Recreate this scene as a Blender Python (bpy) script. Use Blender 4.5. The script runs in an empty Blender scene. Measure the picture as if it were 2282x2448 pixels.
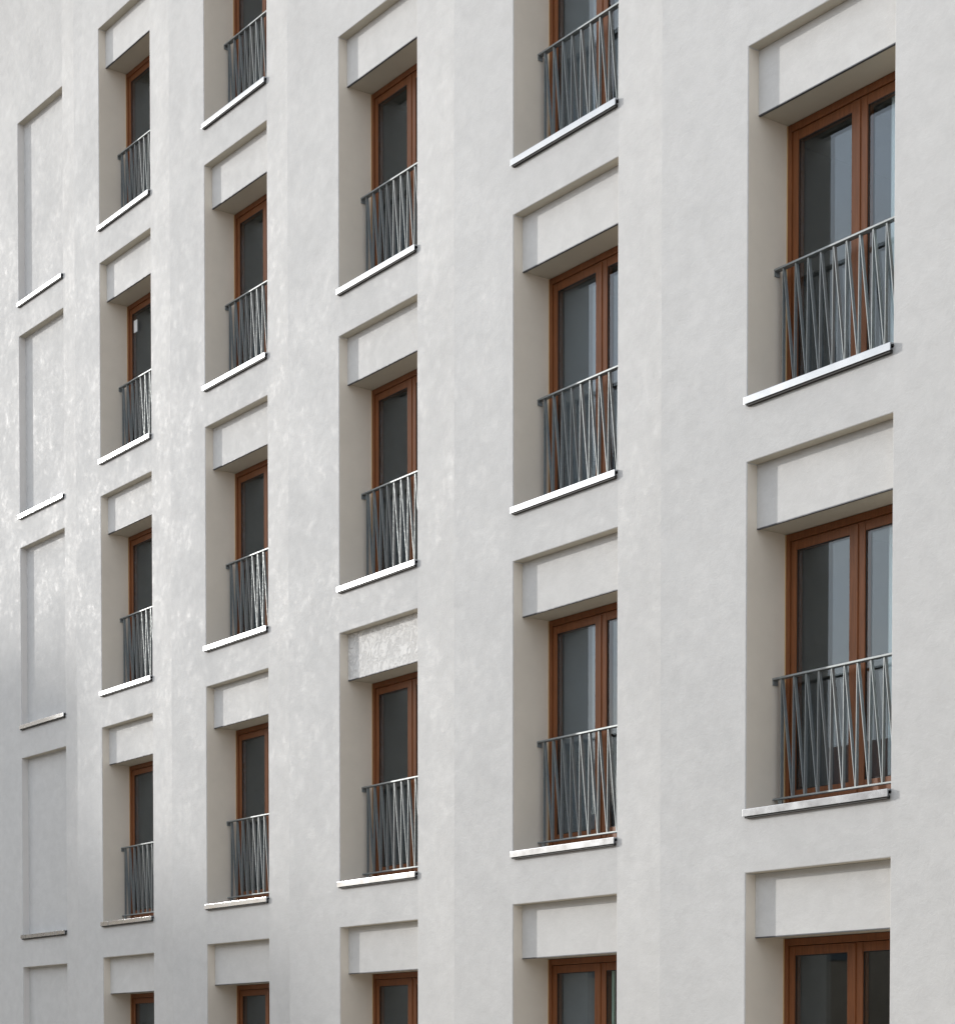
import bpy, bmesh, math, random
from mathutils import Vector, Matrix
R = math.radians
random.seed(7)
sc = bpy.context.scene
C = sc.collection

# ---------------------------------------------------------------- camera
cam = bpy.data.cameras.new('camera')
cam.sensor_fit = 'HORIZONTAL'; cam.sensor_width = 36.0
cam.lens = 36.0 * 2052.5 / 954.0
cam.shift_y = (1128.0 - 512.0) / 954.0          # a rising front keeps the uprights upright
cam.clip_start = 0.1; cam.clip_end = 3000
co = bpy.data.objects.new('camera', cam); C.objects.link(co)
co.location = (0, 0, 1.6)
co.rotation_euler = (R(90 - 1.731), 0, 0)
sc.camera = co

# ---------------------------------------------------------------- world, sun, exposure
SUN_AZ, SUN_EL = -61.1, 14.3                    # azimuth from +Y towards +X
wd = bpy.data.worlds.new('World'); sc.world = wd; wd.use_nodes = True
nt = wd.node_tree; N = nt.nodes; L = nt.links
sky = N.new('ShaderNodeTexSky'); sky.sky_type = 'NISHITA'; sky.sun_disc = False
sky.sun_elevation = R(SUN_EL); sky.sun_rotation = R(SUN_AZ)
sky.air_density = 1.2; sky.dust_density = 2.0; sky.ozone_density = 1.0; sky.altitude = 100
tc = N.new('ShaderNodeTexCoord')
mp = N.new('ShaderNodeMapping'); mp.inputs['Scale'].default_value = (1, 1, 2.6)
cn = N.new('ShaderNodeTexNoise'); cn.inputs['Scale'].default_value = 2.3; cn.inputs['Detail'].default_value = 7
cn.inputs['Roughness'].default_value = 0.55
cr = N.new('ShaderNodeValToRGB'); cr.color_ramp.elements[0].position = 0.30; cr.color_ramp.elements[1].position = 0.62
cr.color_ramp.elements[0].color = (.45, .45, .45, 1); cr.color_ramp.elements[1].color = (1, 1, 1, 1)
mx = N.new('ShaderNodeMix'); mx.data_type = 'RGBA'
mx.inputs['B'].default_value = (10.0, 10.5, 11.25, 1)
L.new(tc.outputs['Generated'], mp.inputs['Vector']); L.new(mp.outputs[0], cn.inputs['Vector'])
L.new(cn.outputs['Fac'], cr.inputs['Fac']); L.new(cr.outputs['Color'], mx.inputs['Factor'])
L.new(sky.outputs[0], mx.inputs['A']); L.new(mx.outputs['Result'], N['Background'].inputs['Color'])
N['Background'].inputs['Strength'].default_value = 0.15
sl = bpy.data.lights.new('sun', 'SUN'); sl.energy = 2.35; sl.angle = R(1.3); sl.color = (1.0, 0.965, 0.92)
so = bpy.data.objects.new('sun', sl); C.objects.link(so)
sd = Vector((math.sin(R(SUN_AZ)) * math.cos(R(SUN_EL)), math.cos(R(SUN_AZ)) * math.cos(R(SUN_EL)), math.sin(R(SUN_EL))))
so.rotation_euler = sd.to_track_quat('Z', 'Y').to_euler(); so.location = sd * 50
sc.view_settings.view_transform = 'Standard'; sc.view_settings.look = 'None'
sc.view_settings.gamma = 1.0; sc.view_settings.exposure = -0.01
sc.cycles.max_bounces = 8; sc.cycles.diffuse_bounces = 5; sc.cycles.transparent_max_bounces = 16

# ---------------------------------------------------------------- materials
def new_mat(name):
    m = bpy.data.materials.new(name); m.use_nodes = True
    return m, m.node_tree.nodes, m.node_tree.links, m.node_tree.nodes['Principled BSDF']

def noise(N, L, vec, scale, detail=4, rough=.55, dist=0.0):
    n = N.new('ShaderNodeTexNoise'); n.inputs['Scale'].default_value = scale
    n.inputs['Detail'].default_value = detail; n.inputs['Roughness'].default_value = rough
    n.inputs['Distortion'].default_value = dist
    L.new(vec, n.inputs['Vector']); return n.outputs['Fac']

def ramp(N, L, src, p0, p1, c0, c1):
    r = N.new('ShaderNodeValToRGB'); e = r.color_ramp.elements
    e[0].position = p0; e[1].position = p1; e[0].color = (*c0, 1); e[1].color = (*c1, 1)
    L.new(src, r.inputs['Fac']); return r.outputs['Color']

def math_node(N, L, op, a, b):
    n = N.new('ShaderNodeMath'); n.operation = op
    for i, v in enumerate((a, b)):
        if isinstance(v, (int, float)): n.inputs[i].default_value = v
        else: L.new(v, n.inputs[i])
    return n.outputs[0]

def g3(v): return (v, v, v)

def plaster(name, base, marbled=False, rough_lo=.43, rough_hi=.62):
    m, N, L, P = new_mat(name)
    geo = N.new('ShaderNodeNewGeometry').outputs['Position']
    mp = N.new('ShaderNodeMapping'); mp.inputs['Scale'].default_value = (.75, .75, 1.05); L.new(geo, mp.inputs['Vector'])
    st = mp.outputs[0]
    big = noise(N, L, geo, .55, 4, .55)
    blot = noise(N, L, st, 6.5, 7, .68, .4)
    fine = noise(N, L, geo, 34, 4, .6)
    c1 = ramp(N, L, big, .3, .7, tuple(x * .965 for x in base), tuple(min(1, x * 1.02) for x in base))
    c2 = ramp(N, L, blot, .36, .64, g3(.925), g3(1.0))
    c3 = ramp(N, L, fine, .3, .7, g3(.975), g3(1.0))
    m1 = N.new('ShaderNodeMix'); m1.data_type = 'RGBA'; m1.blend_type = 'MULTIPLY'; m1.inputs['Factor'].default_value = 1
    L.new(c1, m1.inputs['A']); L.new(c2, m1.inputs['B'])
    m2 = N.new('ShaderNodeMix'); m2.data_type = 'RGBA'; m2.blend_type = 'MULTIPLY'; m2.inputs['Factor'].default_value = 1
    L.new(m1.outputs['Result'], m2.inputs['A']); L.new(c3, m2.inputs['B'])
    stain = ramp(N, L, noise(N, L, geo, 3.1, 8, .72, .3), .66, .76, g3(1), g3(.88))
    m4 = N.new('ShaderNodeMix'); m4.data_type = 'RGBA'; m4.blend_type = 'MULTIPLY'; m4.inputs['Factor'].default_value = 1
    L.new(m2.outputs['Result'], m4.inputs['A']); L.new(stain, m4.inputs['B']); m2 = m4
    L.new(m2.outputs['Result'], P.inputs['Base Color'])
    # burnished trowel patches
    patch = ramp(N, L, noise(N, L, geo, 1.3, 4, .6), .42, .62, g3(0), g3(.13))        # whole areas polished less than others
    rr = math_node(N, L, 'ADD', ramp(N, L, noise(N, L, geo, 8.5, 9, .78, .15), .36, .52, g3(rough_lo), g3(rough_hi)), patch)
    L.new(rr, P.inputs['Roughness'])
    P.inputs['Specular IOR Level'].default_value = .085
    # trowelled relief: long waves, hand-sized trowel marks, grain
    h1 = math_node(N, L, 'MULTIPLY', noise(N, L, st, 1.6, 2, .5), .0012)
    tm = noise(N, L, st, 15, 8, .74, .35)
    tmr = ramp(N, L, tm, .40, .60, g3(0), g3(1))
    h2 = math_node(N, L, 'MULTIPLY', tmr, .00075)
    h3 = math_node(N, L, 'MULTIPLY', noise(N, L, geo, 60, 3, .6), .00018)
    h = math_node(N, L, 'ADD', math_node(N, L, 'ADD', h1, h2), h3)
    if marbled:
        v = noise(N, L, geo, 11, 4, .6, 1.6)
        vr = ramp(N, L, v, .44, .56, g3(0), g3(1))
        h = math_node(N, L, 'ADD', h, math_node(N, L, 'MULTIPLY', vr, .0022))
        m3 = N.new('ShaderNodeMix'); m3.data_type = 'RGBA'; m3.blend_type = 'MULTIPLY'; m3.inputs['Factor'].default_value = 1
        L.new(m2.outputs['Result'], m3.inputs['A']); L.new(ramp(N, L, v, .42, .58, g3(.86), g3(1.10)), m3.inputs['B'])
        L.new(m3.outputs['Result'], P.inputs['Base Color'])
    b = N.new('ShaderNodeBump'); b.inputs['Strength'].default_value = 1; b.inputs['Distance'].default_value = 1
    L.new(h, b.inputs['Height']); L.new(b.outputs[0], P.inputs['Normal'])
    return m

def metal(name, base, rough, metallic=1.0, mottle=.1, scale=18):
    m, N, L, P = new_mat(name)
    geo = N.new('ShaderNodeNewGeometry').outputs['Position']
    n = noise(N, L, geo, scale, 5, .6)
    L.new(ramp(N, L, n, .3, .7, tuple(x * (1 - mottle) for x in base), tuple(min(1, x * (1 + mottle * .5)) for x in base)), P.inputs['Base Color'])
    L.new(ramp(N, L, n, .3, .7, g3(rough * 1.25), g3(rough * .85)), P.inputs['Roughness'])
    P.inputs['Metallic'].default_value = metallic
    return m

def wood(name, base):
    m, N, L, P = new_mat(name)
    geo = N.new('ShaderNodeNewGeometry').outputs['Position']
    mp = N.new('ShaderNodeMapping'); mp.inputs['Scale'].default_value = (30, 30, 2.2); L.new(geo, mp.inputs['Vector'])
    n = noise(N, L, mp.outputs[0], 1.6, 6, .65, .5)
    L.new(ramp(N, L, n, .25, .75, tuple(x * .68 for x in base), tuple(x * 1.25 for x in base)), P.inputs['Base Color'])
    P.inputs['Roughness'].default_value = .42
    P.inputs['Coat Weight'].default_value = .08; P.inputs['Coat Roughness'].default_value = .3; P.inputs['Specular IOR Level'].default_value = .3
    b = N.new('ShaderNodeBump'); b.inputs['Strength'].default_value = .25; b.inputs['Distance'].default_value = .0008
    L.new(n, b.inputs['Height']); L.new(b.outputs[0], P.inputs['Normal'])
    return m

def plain(name, base, rough=.8, mottle=.12, scale=3):
    m, N, L, P = new_mat(name)
    geo = N.new('ShaderNodeNewGeometry').outputs['Position']
    L.new(ramp(N, L, noise(N, L, geo, scale, 5, .6), .3, .7, tuple(x * (1 - mottle) for x in base), tuple(x * (1 + mottle) for x in base)), P.inputs['Base Color'])
    P.inputs['Roughness'].default_value = rough
    return m

def glass(name):
    m, N, L, P = new_mat(name)
    N.remove(P)
    out = N['Material Output']
    lw = N.new('ShaderNodeLayerWeight'); lw.inputs['Blend'].default_value = .5
    f5 = math_node(N, L, 'POWER', lw.outputs['Facing'], 5.0)
    fr = math_node(N, L, 'ADD', math_node(N, L, 'MULTIPLY', f5, .92), .085)
    geo = N.new('ShaderNodeNewGeometry').outputs['Position']
    tr = N.new('ShaderNodeBsdfTransparent'); tr.inputs['Color'].default_value = (.86, .89, .89, 1)
    gl = N.new('ShaderNodeBsdfGlossy'); gl.inputs['Roughness'].default_value = .012; gl.inputs['Color'].default_value = (.80, .90, 1, 1)
    b = N.new('ShaderNodeBump'); b.inputs['Strength'].default_value = 1; b.inputs['Distance'].default_value = .0008
    L.new(noise(N, L, geo, 1.1, 2, .5), b.inputs['Height']); L.new(b.outputs[0], gl.inputs['Normal'])
    ms = N.new('ShaderNodeMixShader')
    L.new(fr, ms.inputs[0]); L.new(tr.outputs[0], ms.inputs[1]); L.new(gl.outputs[0], ms.inputs[2])
    L.new(ms.outputs[0], out.inputs['Surface'])
    return m

M = dict(
    plaster=plaster('trowelled_white_plaster', (.59, .59, .583)),
    panel=plaster('smooth_panel_plaster', (.63, .628, .617)),
    reveal=plain('reveal_plaster_bounce_tint', (.70, .645, .565), .9, .03, 4),  # wall plaster lightened and warmed: bounce light in the jambs painted into the colour
    soffit=plain('soffit_plaster_shade_tint', (.50, .465, .39), .9, .03, 4),  # plaster darkened: shade on the undersides painted into the colour
    blind_reveal=plain('blank_reveal_bounce_tint', (.66, .64, .62), .9, .03, 4),  # same painted-in bounce light, greyer, for the blank niches
    marbled=plaster('marbled_panel_plaster', (.72, .715, .70), marbled=True),
    sill=metal('sill_aluminium', (.41, .43, .455), .25, 1.0, .08, 7),
    drip=metal('drip_metal', (.10, .105, .115), .5, .5),
    rail=metal('railing_steel', (.29, .315, .32), .42, .45, .10, 30),
    wood=wood('varnished_brown_timber', (.205, .073, .026)),
    gasket=plain('black_gasket_and_sill_shade', (.015, .014, .013), .6),  # window gaskets, and the painted shade strip under the sills
    glass=glass('double_glazing'),
    paper=plain('white_paper', (.8, .82, .82), .7, .02),
    blind=plain('grey_blind', (.17, .18, .20), .9, .05, 5),
    sealant=plain('ochre_sealant', (.58, .40, .20), .7, .05),
    green=plain('pale_green_fabric', (.50, .68, .56), .9, .05),
    curtain=plain('pale_curtain', (.76, .84, .88), .9, .04, 5),
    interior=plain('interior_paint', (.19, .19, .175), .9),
    roof=plain('roof_gravel', (.25, .24, .23), .95, .2, 8),
    asphalt=plain('asphalt', (.055, .055, .056), .9, .25, 6),
    paving=plain('stone_paving', (.46, .40, .32), .85, .15, 4),
    ground=plain('ground_earth', (.26, .23, .18), .95, .2, .3),
    stucco=plain('ochre_stucco', (.34, .27, .20), .9, .1, .8),
    brick=plain('grey_stucco', (.30, .28, .25), .9, .1, .8),
    tile=plain('roof_tile', (.22, .10, .06), .8, .2, 2),
    darkglass=metal('far_window_glass', (.05, .06, .07), .15, 0, .1),
)

# ---------------------------------------------------------------- helpers
def obj(name, bm, mat, parent=None, loc=(0, 0, 0), rz=0.0, smooth=False):
    bmesh.ops.recalc_face_normals(bm, faces=bm.faces)
    me = bpy.data.meshes.new(name); bm.to_mesh(me); bm.free()
    me.materials.append(mat)
    if smooth:
        for p in me.polygons: p.use_smooth = True
    o = bpy.data.objects.new(name, me); C.objects.link(o)
    o.location = loc; o.rotation_euler = (0, 0, rz)
    if parent: o.parent = parent
    return o

def box(bm, x0, x1, y0, y1, z0, z1, bev=0.0):
    t = bmesh.new()
    vs = [t.verts.new((x, y, z)) for x in (x0, x1) for y in (y0, y1) for z in (z0, z1)]
    for q in ((0, 1, 3, 2), (4, 6, 7, 5), (0, 4, 5, 1), (2, 3, 7, 6), (0, 2, 6, 4), (1, 5, 7, 3)):
        t.faces.new([vs[i] for i in q])
    if bev > 0: bmesh.ops.bevel(t, geom=t.edges[:], offset=bev, segments=2, affect='EDGES', profile=.7)
    merge(bm, t)

def prism(bm, prof, a0, a1, axis='x'):
    """extrude a closed outline given in (y,z) along x, or in (x,z) along y"""
    t = bmesh.new()
    rows = []
    for a in (a0, a1):
        rows.append([t.verts.new((a, p, q) if axis == 'x' else (p, a, q)) for p, q in prof])
    n = len(prof)
    for i in range(n):
        t.faces.new([rows[0][i], rows[0][(i + 1) % n], rows[1][(i + 1) % n], rows[1][i]])
    t.faces.new(rows[0]); t.faces.new(rows[1][::-1])
    bmesh.ops.recalc_face_normals(t, faces=t.faces)
    merge(bm, t)

def merge(bm, t):
    mp = {v: bm.verts.new(v.co) for v in t.verts}
    for f in t.faces: bm.faces.new([mp[v] for v in f.verts])
    t.free()

def tag(o, label=None, cat=None, group=None, kind=None):
    if label: o['label'] = label
    if cat: o['category'] = cat
    if group: o['group'] = group
    if kind: o['kind'] = kind
    return o

def empty(name, loc, rz=0.0):
    o = bpy.data.objects.new(name, None); C.objects.link(o); o.location = loc; o.rotation_euler = (0, 0, rz)
    return o

def sub_copy(o, parent):
    c = o.copy(); C.objects.link(c); c.parent = parent
    return c

def copy_part(o, parent, loc, rz):
    c = o.copy(); C.objects.link(c); c.parent = parent; c.location = loc; c.rotation_euler = (0, 0, rz)
    for ch in list(o.children): sub_copy(ch, c)
    return c

# ---------------------------------------------------------------- the facade in plan
# each bay: left edge of its niches at the wall face, direction of the wall in plan, left end of the bay
BAY = {1: ((-6.7684, 30.6613), 37.27, -.86), 2: ((-5.0715, 27.8933), 36.394, -.76), 3: ((-3.2689, 24.896), 36.246, -.88),
       4: ((-1.4569, 21.8277), 35.678, -1.05), 5: ((.3211, 18.7421), 35.957, -.92), 6: ((2.0364, 15.6827), 36.03, -.981)}
W = 1.4704            # niche width
HT, HL = 2.677, 2.195  # niche head and lintel underside above the sill's lower edge
DP, DF = .107, .41    # depth of the panel recess and of the timber frame
RAIL = .28            # depth of the railing in the reveal
FLOOR, Z1, ZTOP = 3.1, 1.8901 + 1.6, 20.4
ROWS = {1: range(0, 5), 2: range(0, 5), 3: range(0, 5), 4: range(0, 4), 5: range(0, 4), 6: range(0, 3)}
def sill_z(r): return Z1 + FLOOR * (r - 1)
def frame_of(k):
    (x, y), ph, a = BAY[k]; ph = R(ph)
    return Vector((x, y)), Vector((math.sin(ph), -math.cos(ph))), Vector((math.cos(ph), math.sin(ph))), ph - math.pi / 2

BASE = Vector((.3, 18.7, 0))
building = empty('apartment_building', BASE)
tag(building, 'white trowel-plastered apartment building with stepped bays, deep window niches and slim zigzag balcony railings', 'apartment building')
right_end = {}
for k in range(1, 6):
    O, u, n, _ = frame_of(k); O2, u2, n2, _ = frame_of(k + 1)
    Pc = O2 + u2 * BAY[k + 1][2]
    right_end[k] = ((Pc - O).dot(u), Pc)
right_end[6] = (2.55, None)

bm = bmesh.new()
cache = {}
def V(p2, z):
    key = (round(p2[0], 4), round(p2[1], 4), round(z, 4))
    if key not in cache: cache[key] = bm.verts.new((p2[0] - BASE.x, p2[1] - BASE.y, z))
    return cache[key]
def face(*vs, mi=0):
    try: bm.faces.new(vs).material_index = mi
    except ValueError: pass
def strip(p, q, zs):
    for z0, z1 in zip(zs, zs[1:]): face(V(p, z0), V(q, z0), V(q, z1), V(p, z1))

prev = None
zs_all = {}; END = {}
for k in range(1, 7):
    O, u, n, _ = frame_of(k)
    zs = [0.0]
    for r in ROWS[k]: zs += [sill_z(r) + .028, sill_z(r) + HT]
    zs.append(ZTOP); zs_all[k] = zs
    xs = [BAY[k][2], 0.0, W, right_end[k][0]]
    P = [O + u * a for a in xs]
    ft = R(5.0 if k < 6 else 1.5); ph = R(BAY[k][1]) - ft              # the strip right of the niches is folded a little towards the street
    P[3] = P[2] + Vector((math.sin(ph), -math.cos(ph))) * ((xs[3] - W) / math.cos(ft)); END[k] = P[3]
    blank = (k == 1)
    D = DP if blank else .52
    for i in range(3):
        for j in range(len(zs) - 1):
            hole = (i == 1 and j % 2 == 1)
            if not hole: face(V(P[i], zs[j]), V(P[i + 1], zs[j]), V(P[i + 1], zs[j + 1]), V(P[i], zs[j + 1]))
            else:
                A, B = P[1], P[2]; A2, B2 = A + n * D, B + n * D; z0, z1 = zs[j], zs[j + 1]
                mi = 2 if blank else 1
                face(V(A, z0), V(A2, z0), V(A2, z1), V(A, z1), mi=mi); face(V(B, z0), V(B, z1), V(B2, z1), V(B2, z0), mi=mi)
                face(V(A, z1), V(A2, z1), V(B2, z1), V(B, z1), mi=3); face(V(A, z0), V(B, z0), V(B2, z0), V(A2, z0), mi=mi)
                if blank: face(V(A2, z0), V(B2, z0), V(B2, z1), V(A2, z1))
    # the step out to the next bay
    if k < 6:
        P2 = right_end[k][1]
        # fan between the two rows of heights
        zz = sorted(set(round(z, 4) for z in (0.0, ZTOP)))
        face(V(P[3], 0.0), V(P2, 0.0), V(P2, ZTOP), V(P[3], ZTOP))
# plain ends left and right of the photographed bays
O, u, n, _ = frame_of(1)
A = O + u * BAY[1][2]; A1 = A + n * .34; A2 = A1 - u * 14
face(V(A, 0), V(A1, 0), V(A1, ZTOP), V(A, ZTOP)); strip(A2, A1, [0, ZTOP])
NL = A2
O, u, n, _ = frame_of(6)
Bp = END[6]; B1 = Bp - n * .36; B2 = B1 + u * 6
face(V(Bp, 0), V(B1, 0), V(B1, ZTOP), V(Bp, ZTOP)); strip(B1, B2, [0, ZTOP])
NR = B2
u0 = (NR - NL).normalized(); n0 = Vector((-u0.y, u0.x))
if n0.dot(n) < 0: n0 = -n0
NL2, NR2 = NL + n0 * 13, NR + n0 * 13
strip(NL, NL2, [0, ZTOP]); strip(NL2, NR2, [0, ZTOP]); strip(NR2, NR, [0, ZTOP])
bmesh.ops.recalc_face_normals(bm, faces=bm.faces)
# soften the corners that are true plaster arrises
es = [e for e in bm.edges if len(e.link_faces) == 2 and e.calc_face_angle(0) > R(40)]
step_xy = [(right_end[k][1].x - BASE.x, right_end[k][1].y - BASE.y) for k in range(1, 6)]
def on_step(e_):
    return all(any(abs(v.co.x - x) < .003 and abs(v.co.y - y) < .003 for x, y in step_xy) for v in e_.verts)
es2 = [e for e in es if on_step(e)]; es = [e for e in es if e not in es2]
bmesh.ops.bevel(bm, geom=es2, offset=.03, segments=4, affect='EDGES', profile=.5, clamp_overlap=True)
es = [e for e in es if e.is_valid]
bmesh.ops.bevel(bm, geom=es, offset=.007, segments=2, affect='EDGES', profile=.5, clamp_overlap=True)
wall = obj('wall', bm, M['plaster'], building)
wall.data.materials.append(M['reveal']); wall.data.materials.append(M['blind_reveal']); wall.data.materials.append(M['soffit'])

# roof slab with parapet coping
bm = bmesh.new()
outline = [NL, NR, NR2, NL2]
def ring(bm, pts, z0, z1):
    lo = [bm.verts.new((p.x - BASE.x, p.y - BASE.y, z0)) for p in pts]; hi = [bm.verts.new((p.x - BASE.x, p.y - BASE.y, z1)) for p in pts]
    m_ = len(pts)
    for i in range(m_): bm.faces.new([lo[i], lo[(i + 1) % m_], hi[(i + 1) % m_], hi[i]])
    bm.faces.new(lo[::-1]); bm.faces.new(hi)
e = 1.1
ring(bm, [NL - n0 * e - u0 * .1, NR - n0 * .1 + u0 * .1, NR2 + n0 * .1 + u0 * .1, NL2 + n0 * .1 - u0 * .1], ZTOP + .003, ZTOP + .16)
obj('roof', bm, M['roof'], building)

# floors, cross walls and back wall inside, seen dimly through the glass
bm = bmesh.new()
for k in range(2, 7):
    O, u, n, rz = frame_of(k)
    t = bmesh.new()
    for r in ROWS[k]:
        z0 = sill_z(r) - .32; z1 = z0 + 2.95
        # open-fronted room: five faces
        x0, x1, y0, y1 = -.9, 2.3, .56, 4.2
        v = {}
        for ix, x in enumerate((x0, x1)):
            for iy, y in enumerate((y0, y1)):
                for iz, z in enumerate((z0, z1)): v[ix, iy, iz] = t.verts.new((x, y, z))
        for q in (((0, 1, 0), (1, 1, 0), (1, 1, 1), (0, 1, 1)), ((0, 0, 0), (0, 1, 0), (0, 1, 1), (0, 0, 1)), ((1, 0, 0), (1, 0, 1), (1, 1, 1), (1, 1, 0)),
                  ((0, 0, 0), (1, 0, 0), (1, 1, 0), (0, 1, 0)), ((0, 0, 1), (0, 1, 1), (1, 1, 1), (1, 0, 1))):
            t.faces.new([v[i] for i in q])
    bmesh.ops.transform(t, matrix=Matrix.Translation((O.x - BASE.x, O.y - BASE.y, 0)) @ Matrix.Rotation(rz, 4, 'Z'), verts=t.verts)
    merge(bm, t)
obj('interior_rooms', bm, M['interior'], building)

# ---------------------------------------------------------------- prototypes of the repeated parts (local: x along wall, y into wall, z up from the sill's lower edge)
def build_window():
    # outer frame
    b = bmesh.new(); x0, x1, z0, z1, y0, y1 = .003, W - .003, .075, HL - .004, DF, DF + .085
    fw, ft, fb = .042, .055, .05
    box(b, x0, x0 + fw, y0, y1, z0, z1, .003); box(b, x1 - fw, x1, y0, y1, z0, z1, .003)
    box(b, x0 + fw, x1 - fw, y0 + .002, y1, z1 - ft, z1, .003); box(b, x0 + fw, x1 - fw, y0 + .002, y1, z0, z0 + fb, .003)
    fr = obj('window', b, M['wood'], building)
    sx0, sx1, sz0, sz1 = x0 + fw + .003, x1 - fw - .003, z0 + fb + .004, z1 - ft - .004
    mid = (sx0 + sx1) / 2
    sy0, sy1 = y0 + .014, y1 - .004
    for i, (a, c_) in enumerate(((sx0, mid - .002), (mid + .002, sx1))):
        b = bmesh.new(); s, st, sb = .056, .07, .10
        inner = .076
        l_, r_ = (s, inner) if i == 0 else (inner, s)
        box(b, a, a + l_, sy0, sy1, sz0, sz1, .004); box(b, c_ - r_, c_, sy0, sy1, sz0, sz1, .004)
        box(b, a + l_, c_ - r_, sy0 + .003, sy1, sz1 - st, sz1, .004); box(b, a + l_, c_ - r_, sy0 + .003, sy1, sz0, sz0 + sb, .004)
        if i == 0: box(b, c_ - .018, c_ + .016, sy0 - .010, sy0 + .004, sz0 + .01, sz1 - .01, .003)   # cover strip
        obj('sash', b, M['wood'], fr)
        b = bmesh.new(); g0, g1, gz0, gz1 = a + l_, c_ - r_, sz0 + sb, sz1 - st
        gy = sy0 + .016
        gg = .007
        box(b, g0, g0 + gg, gy - .006, gy, gz0, gz1); box(b, g1 - gg, g1, gy - .006, gy, gz0, gz1)
        box(b, g0 + gg, g1 - gg, gy - .006, gy, gz0, gz0 + gg); box(b, g0 + gg, g1 - gg, gy - .006, gy, gz1 - gg, gz1)
        obj('gasket', b, M['gasket'], fr)
        b = bmesh.new(); box(b, g0 + .001, g1 - .001, gy + .001, gy + .025, gz0 + .001, gz1 - .001)
        obj('pane', b, M['glass'], fr)
    for xa in (.0008, W - .0075):
        b = bmesh.new(); box(b, xa, xa + .0067, DF - .006, DF + .001, z0, z1); obj('sealant_bead', b, M['sealant'], fr)
    return fr

def build_lintel(mat):
    b = bmesh.new(); box(b, .001, W - .001, DP, .50, HL, HT - .002)
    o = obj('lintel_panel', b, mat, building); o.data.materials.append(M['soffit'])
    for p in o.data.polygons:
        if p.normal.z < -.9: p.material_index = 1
    b = bmesh.new(); box(b, .002, W - .002, DP - .002, DP + .020, HL - .009, HL - .001, .001)
    obj('drip_edge', b, M['drip'], o)
    return o

def build_sill(depth):
    b = bmesh.new(); pr = .040
    box(b, .006, W + .006, -pr, -pr + .010, 0, .056, .0025)                      # front lip
    prism(b, [(-pr + .009, .046), (-pr + .009, .0555), (-.003, .058), (-.003, .046)], .008, W + .004)
    prism(b, [(-.003, .040), (-.003, .058), (depth, .074), (depth, .052)], .002, W - .002)    # tray
    o = obj('sill', b, M['sill'], building)
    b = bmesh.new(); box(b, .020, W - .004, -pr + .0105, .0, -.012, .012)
    obj('sill_shade_strip', b, M['gasket'], o)  # dark strip added below the lip to paint in the sill's shadow line
    return o

def flat_bar(b, p, q, w, y0, y1):
    """flat bar standing edge-on, from p=(x,z) to q"""
    d = Vector((q[0] - p[0], q[1] - p[1])).normalized(); nn = Vector((-d.y, d.x)) * (w / 2)
    prism(b, [(p[0] + nn.x, p[1] + nn.y), (q[0] + nn.x, q[1] + nn.y), (q[0] - nn.x, q[1] - nn.y), (p[0] - nn.x, p[1] - nn.y)], y0, y1, 'y')

def build_railing():
    b = bmesh.new(); y0, y1 = RAIL + .006, RAIL + .034; zt, zb = 1.068, .163
    x = .085
    flat_bar(b, (x - .002, zb), (x - .002, zt), .006, y0, y1)
    while x + .131 < W - .02:
        flat_bar(b, (x + .004, zt), (x + .115, zb), .006, y0, y1)
        flat_bar(b, (x + .121, zb), (x + .129, zt), .006, y0, y1)
        x += .131
    o = obj('railing', b, M['rail'], building)
    b = bmesh.new(); box(b, .001, W - .001, RAIL - .006, RAIL + .048, 1.068, 1.083, .002)
    obj('handrail', b, M['rail'], o)
    b = bmesh.new(); box(b, .001, W - .001, RAIL, RAIL + .042, .150, .163, .002)
    obj('bottom_rail', b, M['rail'], o)
    for xx in (.05, W - .09):
        b = bmesh.new(); box(b, xx, xx + .04, RAIL + .014, RAIL + .028, .069, .150)
        obj('foot', b, M['rail'], o)
    for xx in (.001, W - .009):
        b = bmesh.new(); box(b, xx, xx + .008, RAIL - .004, RAIL + .050, 1.028, 1.067)
        obj('wall_bracket', b, M['rail'], o)
    return o

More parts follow.
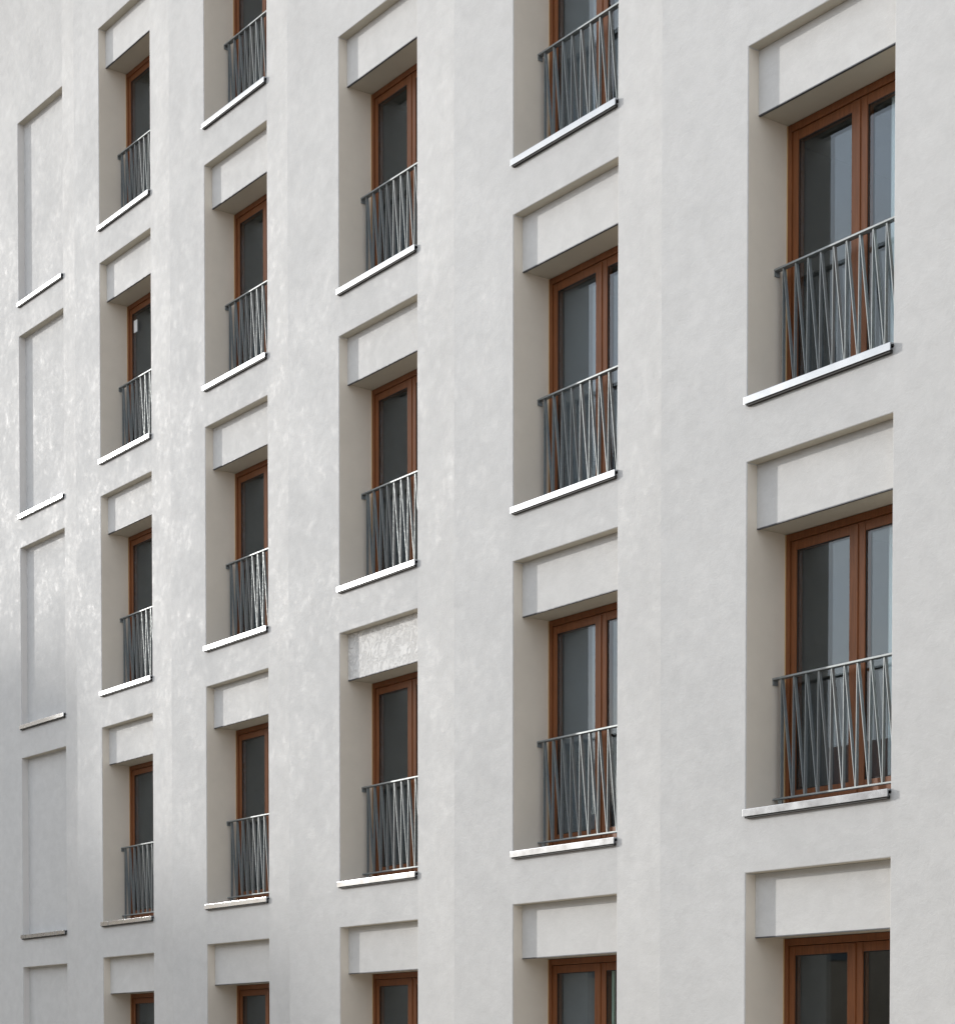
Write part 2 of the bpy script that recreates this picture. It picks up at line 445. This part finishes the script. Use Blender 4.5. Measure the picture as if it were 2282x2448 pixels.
protos = {}
for k in range(1, 7):
    O, u, n, rz = frame_of(k)
    for r in ROWS[k]:
        loc = (O.x - BASE.x, O.y - BASE.y, sill_z(r))
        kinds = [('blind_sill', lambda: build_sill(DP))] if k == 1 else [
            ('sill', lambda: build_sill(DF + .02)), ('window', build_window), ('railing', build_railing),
            (('marbled' if (k, r) == (4, 1) else 'lintel'), lambda kk=(k, r): build_lintel(M['marbled'] if kk == (4, 1) else M['panel']))]
        for key, fn in kinds:
            if key not in protos:
                protos[key] = fn(); o = protos[key]; o.location = loc; o.rotation_euler = (0, 0, rz)
            else:
                o = copy_part(protos[key], building, loc, rz)
            if key == 'marbled': o['label'] = 'panel with rough marbled trowel marks above the window'
            if key == 'window' and k == 6:
                b = bmesh.new(); c0 = .93 if r else 1.16; t_ = bmesh.new(); cols = []
                for i in range(61):
                    x = c0 + (1.40 - c0) * i / 60; y = DF + .115 + .022 * math.sin(x * 62) + .008 * math.sin(x * 143 + 1)
                    cols.append((t_.verts.new((x, y, .10)), t_.verts.new((x, y, 2.16)), t_.verts.new((x, y + .004, .10)), t_.verts.new((x, y + .004, 2.16))))
                for p, q in zip(cols, cols[1:]):
                    t_.faces.new([p[0], q[0], q[1], p[1]]); t_.faces.new([p[2], p[3], q[3], q[2]])
                merge(b, t_); obj('curtain', b, M['curtain'], o, smooth=True)
            if key == 'window' and k == 5:
                b = bmesh.new(); box(b, .10, .70, DF + .10, DF + .103, .12, 2.15)
                obj('roller_blind', b, M['blind'], o)
            if key == 'window' and (k, r) == (5, 0):
                b = bmesh.new(); box(b, .845, .872, DF + .06, DF + .075, .12, 2.1); obj('curtain', b, M['green'], o)
            if key == 'window' and (k, r) == (2, 3):
                o['label'] = 'window with a small white paper notice high on its pane'
                b = bmesh.new(); box(b, .155, .245, DF + .020, DF + .0285, 1.80, 1.96)
                obj('paper_notice', b, M['paper'], o)

# ---------------------------------------------------------------- street, square and the houses across it (lit street bounce, reflections in the panes, shade on the lower wall)
def sheet(name, pts, z, mat, thick=.0):
    b = bmesh.new()
    if thick: 
        lo = [b.verts.new((p[0], p[1], z - thick)) for p in pts]; hi = [b.verts.new((p[0], p[1], z)) for p in pts]
        m_ = len(pts)
        for i in range(m_): b.faces.new([lo[i], lo[(i + 1) % m_], hi[(i + 1) % m_], hi[i]])
        b.faces.new(lo[::-1]); b.faces.new(hi)
    else: b.faces.new([b.verts.new((p[0], p[1], z)) for p in pts])
    return tag(obj(name, b, mat), kind='structure')
U = Vector((math.sin(R(36.1)), -math.cos(R(36.1)))); NI = Vector((math.cos(R(36.1)), math.sin(R(36.1))))
O5 = Vector((.3211, 18.7421))
def at(a, d): return O5 + U * a - NI * d        # a along the facade, d out into the street
sheet('ground', [(-1500, -1500), (1500, -1500), (1500, 1500), (-1500, 1500)], -.14, M['ground'])
sheet('road', [at(-160, 4.5), at(120, 4.5), at(120, 12.5), at(-160, 12.5)], -.136, M['asphalt'])
sheet('pavement', [at(-160, -1.5), at(120, -1.5), at(120, 4.5), at(-160, 4.5)], 0, M['paving'], .14)
sheet('square', [at(-160, 12.5), at(120, 12.5), at(120, 19), at(-160, 19)], 0, M['paving'], .14)

def house(label, a0, a1, d0, d1, eave, ridge, mat):
    c_ = at((a0 + a1) / 2, (d0 + d1) / 2); w, dd = (a1 - a0) / 2, (d1 - d0) / 2
    h = empty('row_house', (c_.x, c_.y, 0), R(36.1) - math.pi / 2)
    tag(h, label, 'house', 'houses across the street')
    b = bmesh.new(); box(b, -w, w, -dd, dd, 0, eave); obj('wall', b, mat, h)
    b = bmesh.new(); prism(b, [(-dd - .4, eave + .003), (dd + .4, eave + .003), (0, ridge)], -w - .1 + .12, w + .1 - .12); obj('roof', b, M['tile'], h)
    for fl in range(2):
        for i in range(int((a1 - a0) // 3)):
            x = -w + 1.6 + 3 * i
            b = bmesh.new(); box(b, x - .5, x + .5, dd - .02, dd + .03, .9 + 2.9 * fl, 2.3 + 2.9 * fl); obj('window', b, M['darkglass'], h)
HL_ = ['low ochre house at the far end of the street row', 'low grey house beside the far ochre end house', 'slightly taller ochre house in the street row',
       'low grey house in the middle of the street row', 'ochre house just left of the camera', 'taller grey house behind the camera', 'low ochre house at the near end of the street row']
for i in range(7):
    a = -52 + 13 * i
    house(HL_[i],
          a, a + 12.6, 20, 29, 6.0 + (i % 3) * .5, 8.2 + (i % 3) * .5, [M['stucco'], M['brick']][i % 2])

# tall block far down the street whose stepped flat roof shades the lower left of the facade
S2 = Vector((sd.x, sd.y)).normalized(); W2 = Vector((S2.y * 1.0, -S2.x)); T = 89.9
blk = empty('tall_block', tuple(S2 * T + W2 * 14) + (0,), math.atan2(W2.y, W2.x))
tag(blk, 'tall grey block with a raised stair tower, far beyond the row of houses', 'block of flats')
def blocal(v): return v - 14
b = bmesh.new(); box(b, blocal(18.3), blocal(22.35), .0, 15, 0, 22.75); obj('wall', b, M['brick'], blk)
b = bmesh.new(); box(b, blocal(22.4), blocal(40), .0, 15, 0, 25.5); obj('stair_tower', b, M['brick'], blk)
for fl in range(6):
    for i in range(2):
        x = blocal(18.7 + 1.9 * i)
        b = bmesh.new(); box(b, x, x + 1.4, -.05, .02, 1.2 + 3.5 * fl, 3.0 + 3.5 * fl); obj('window', b, M['darkglass'], blk)
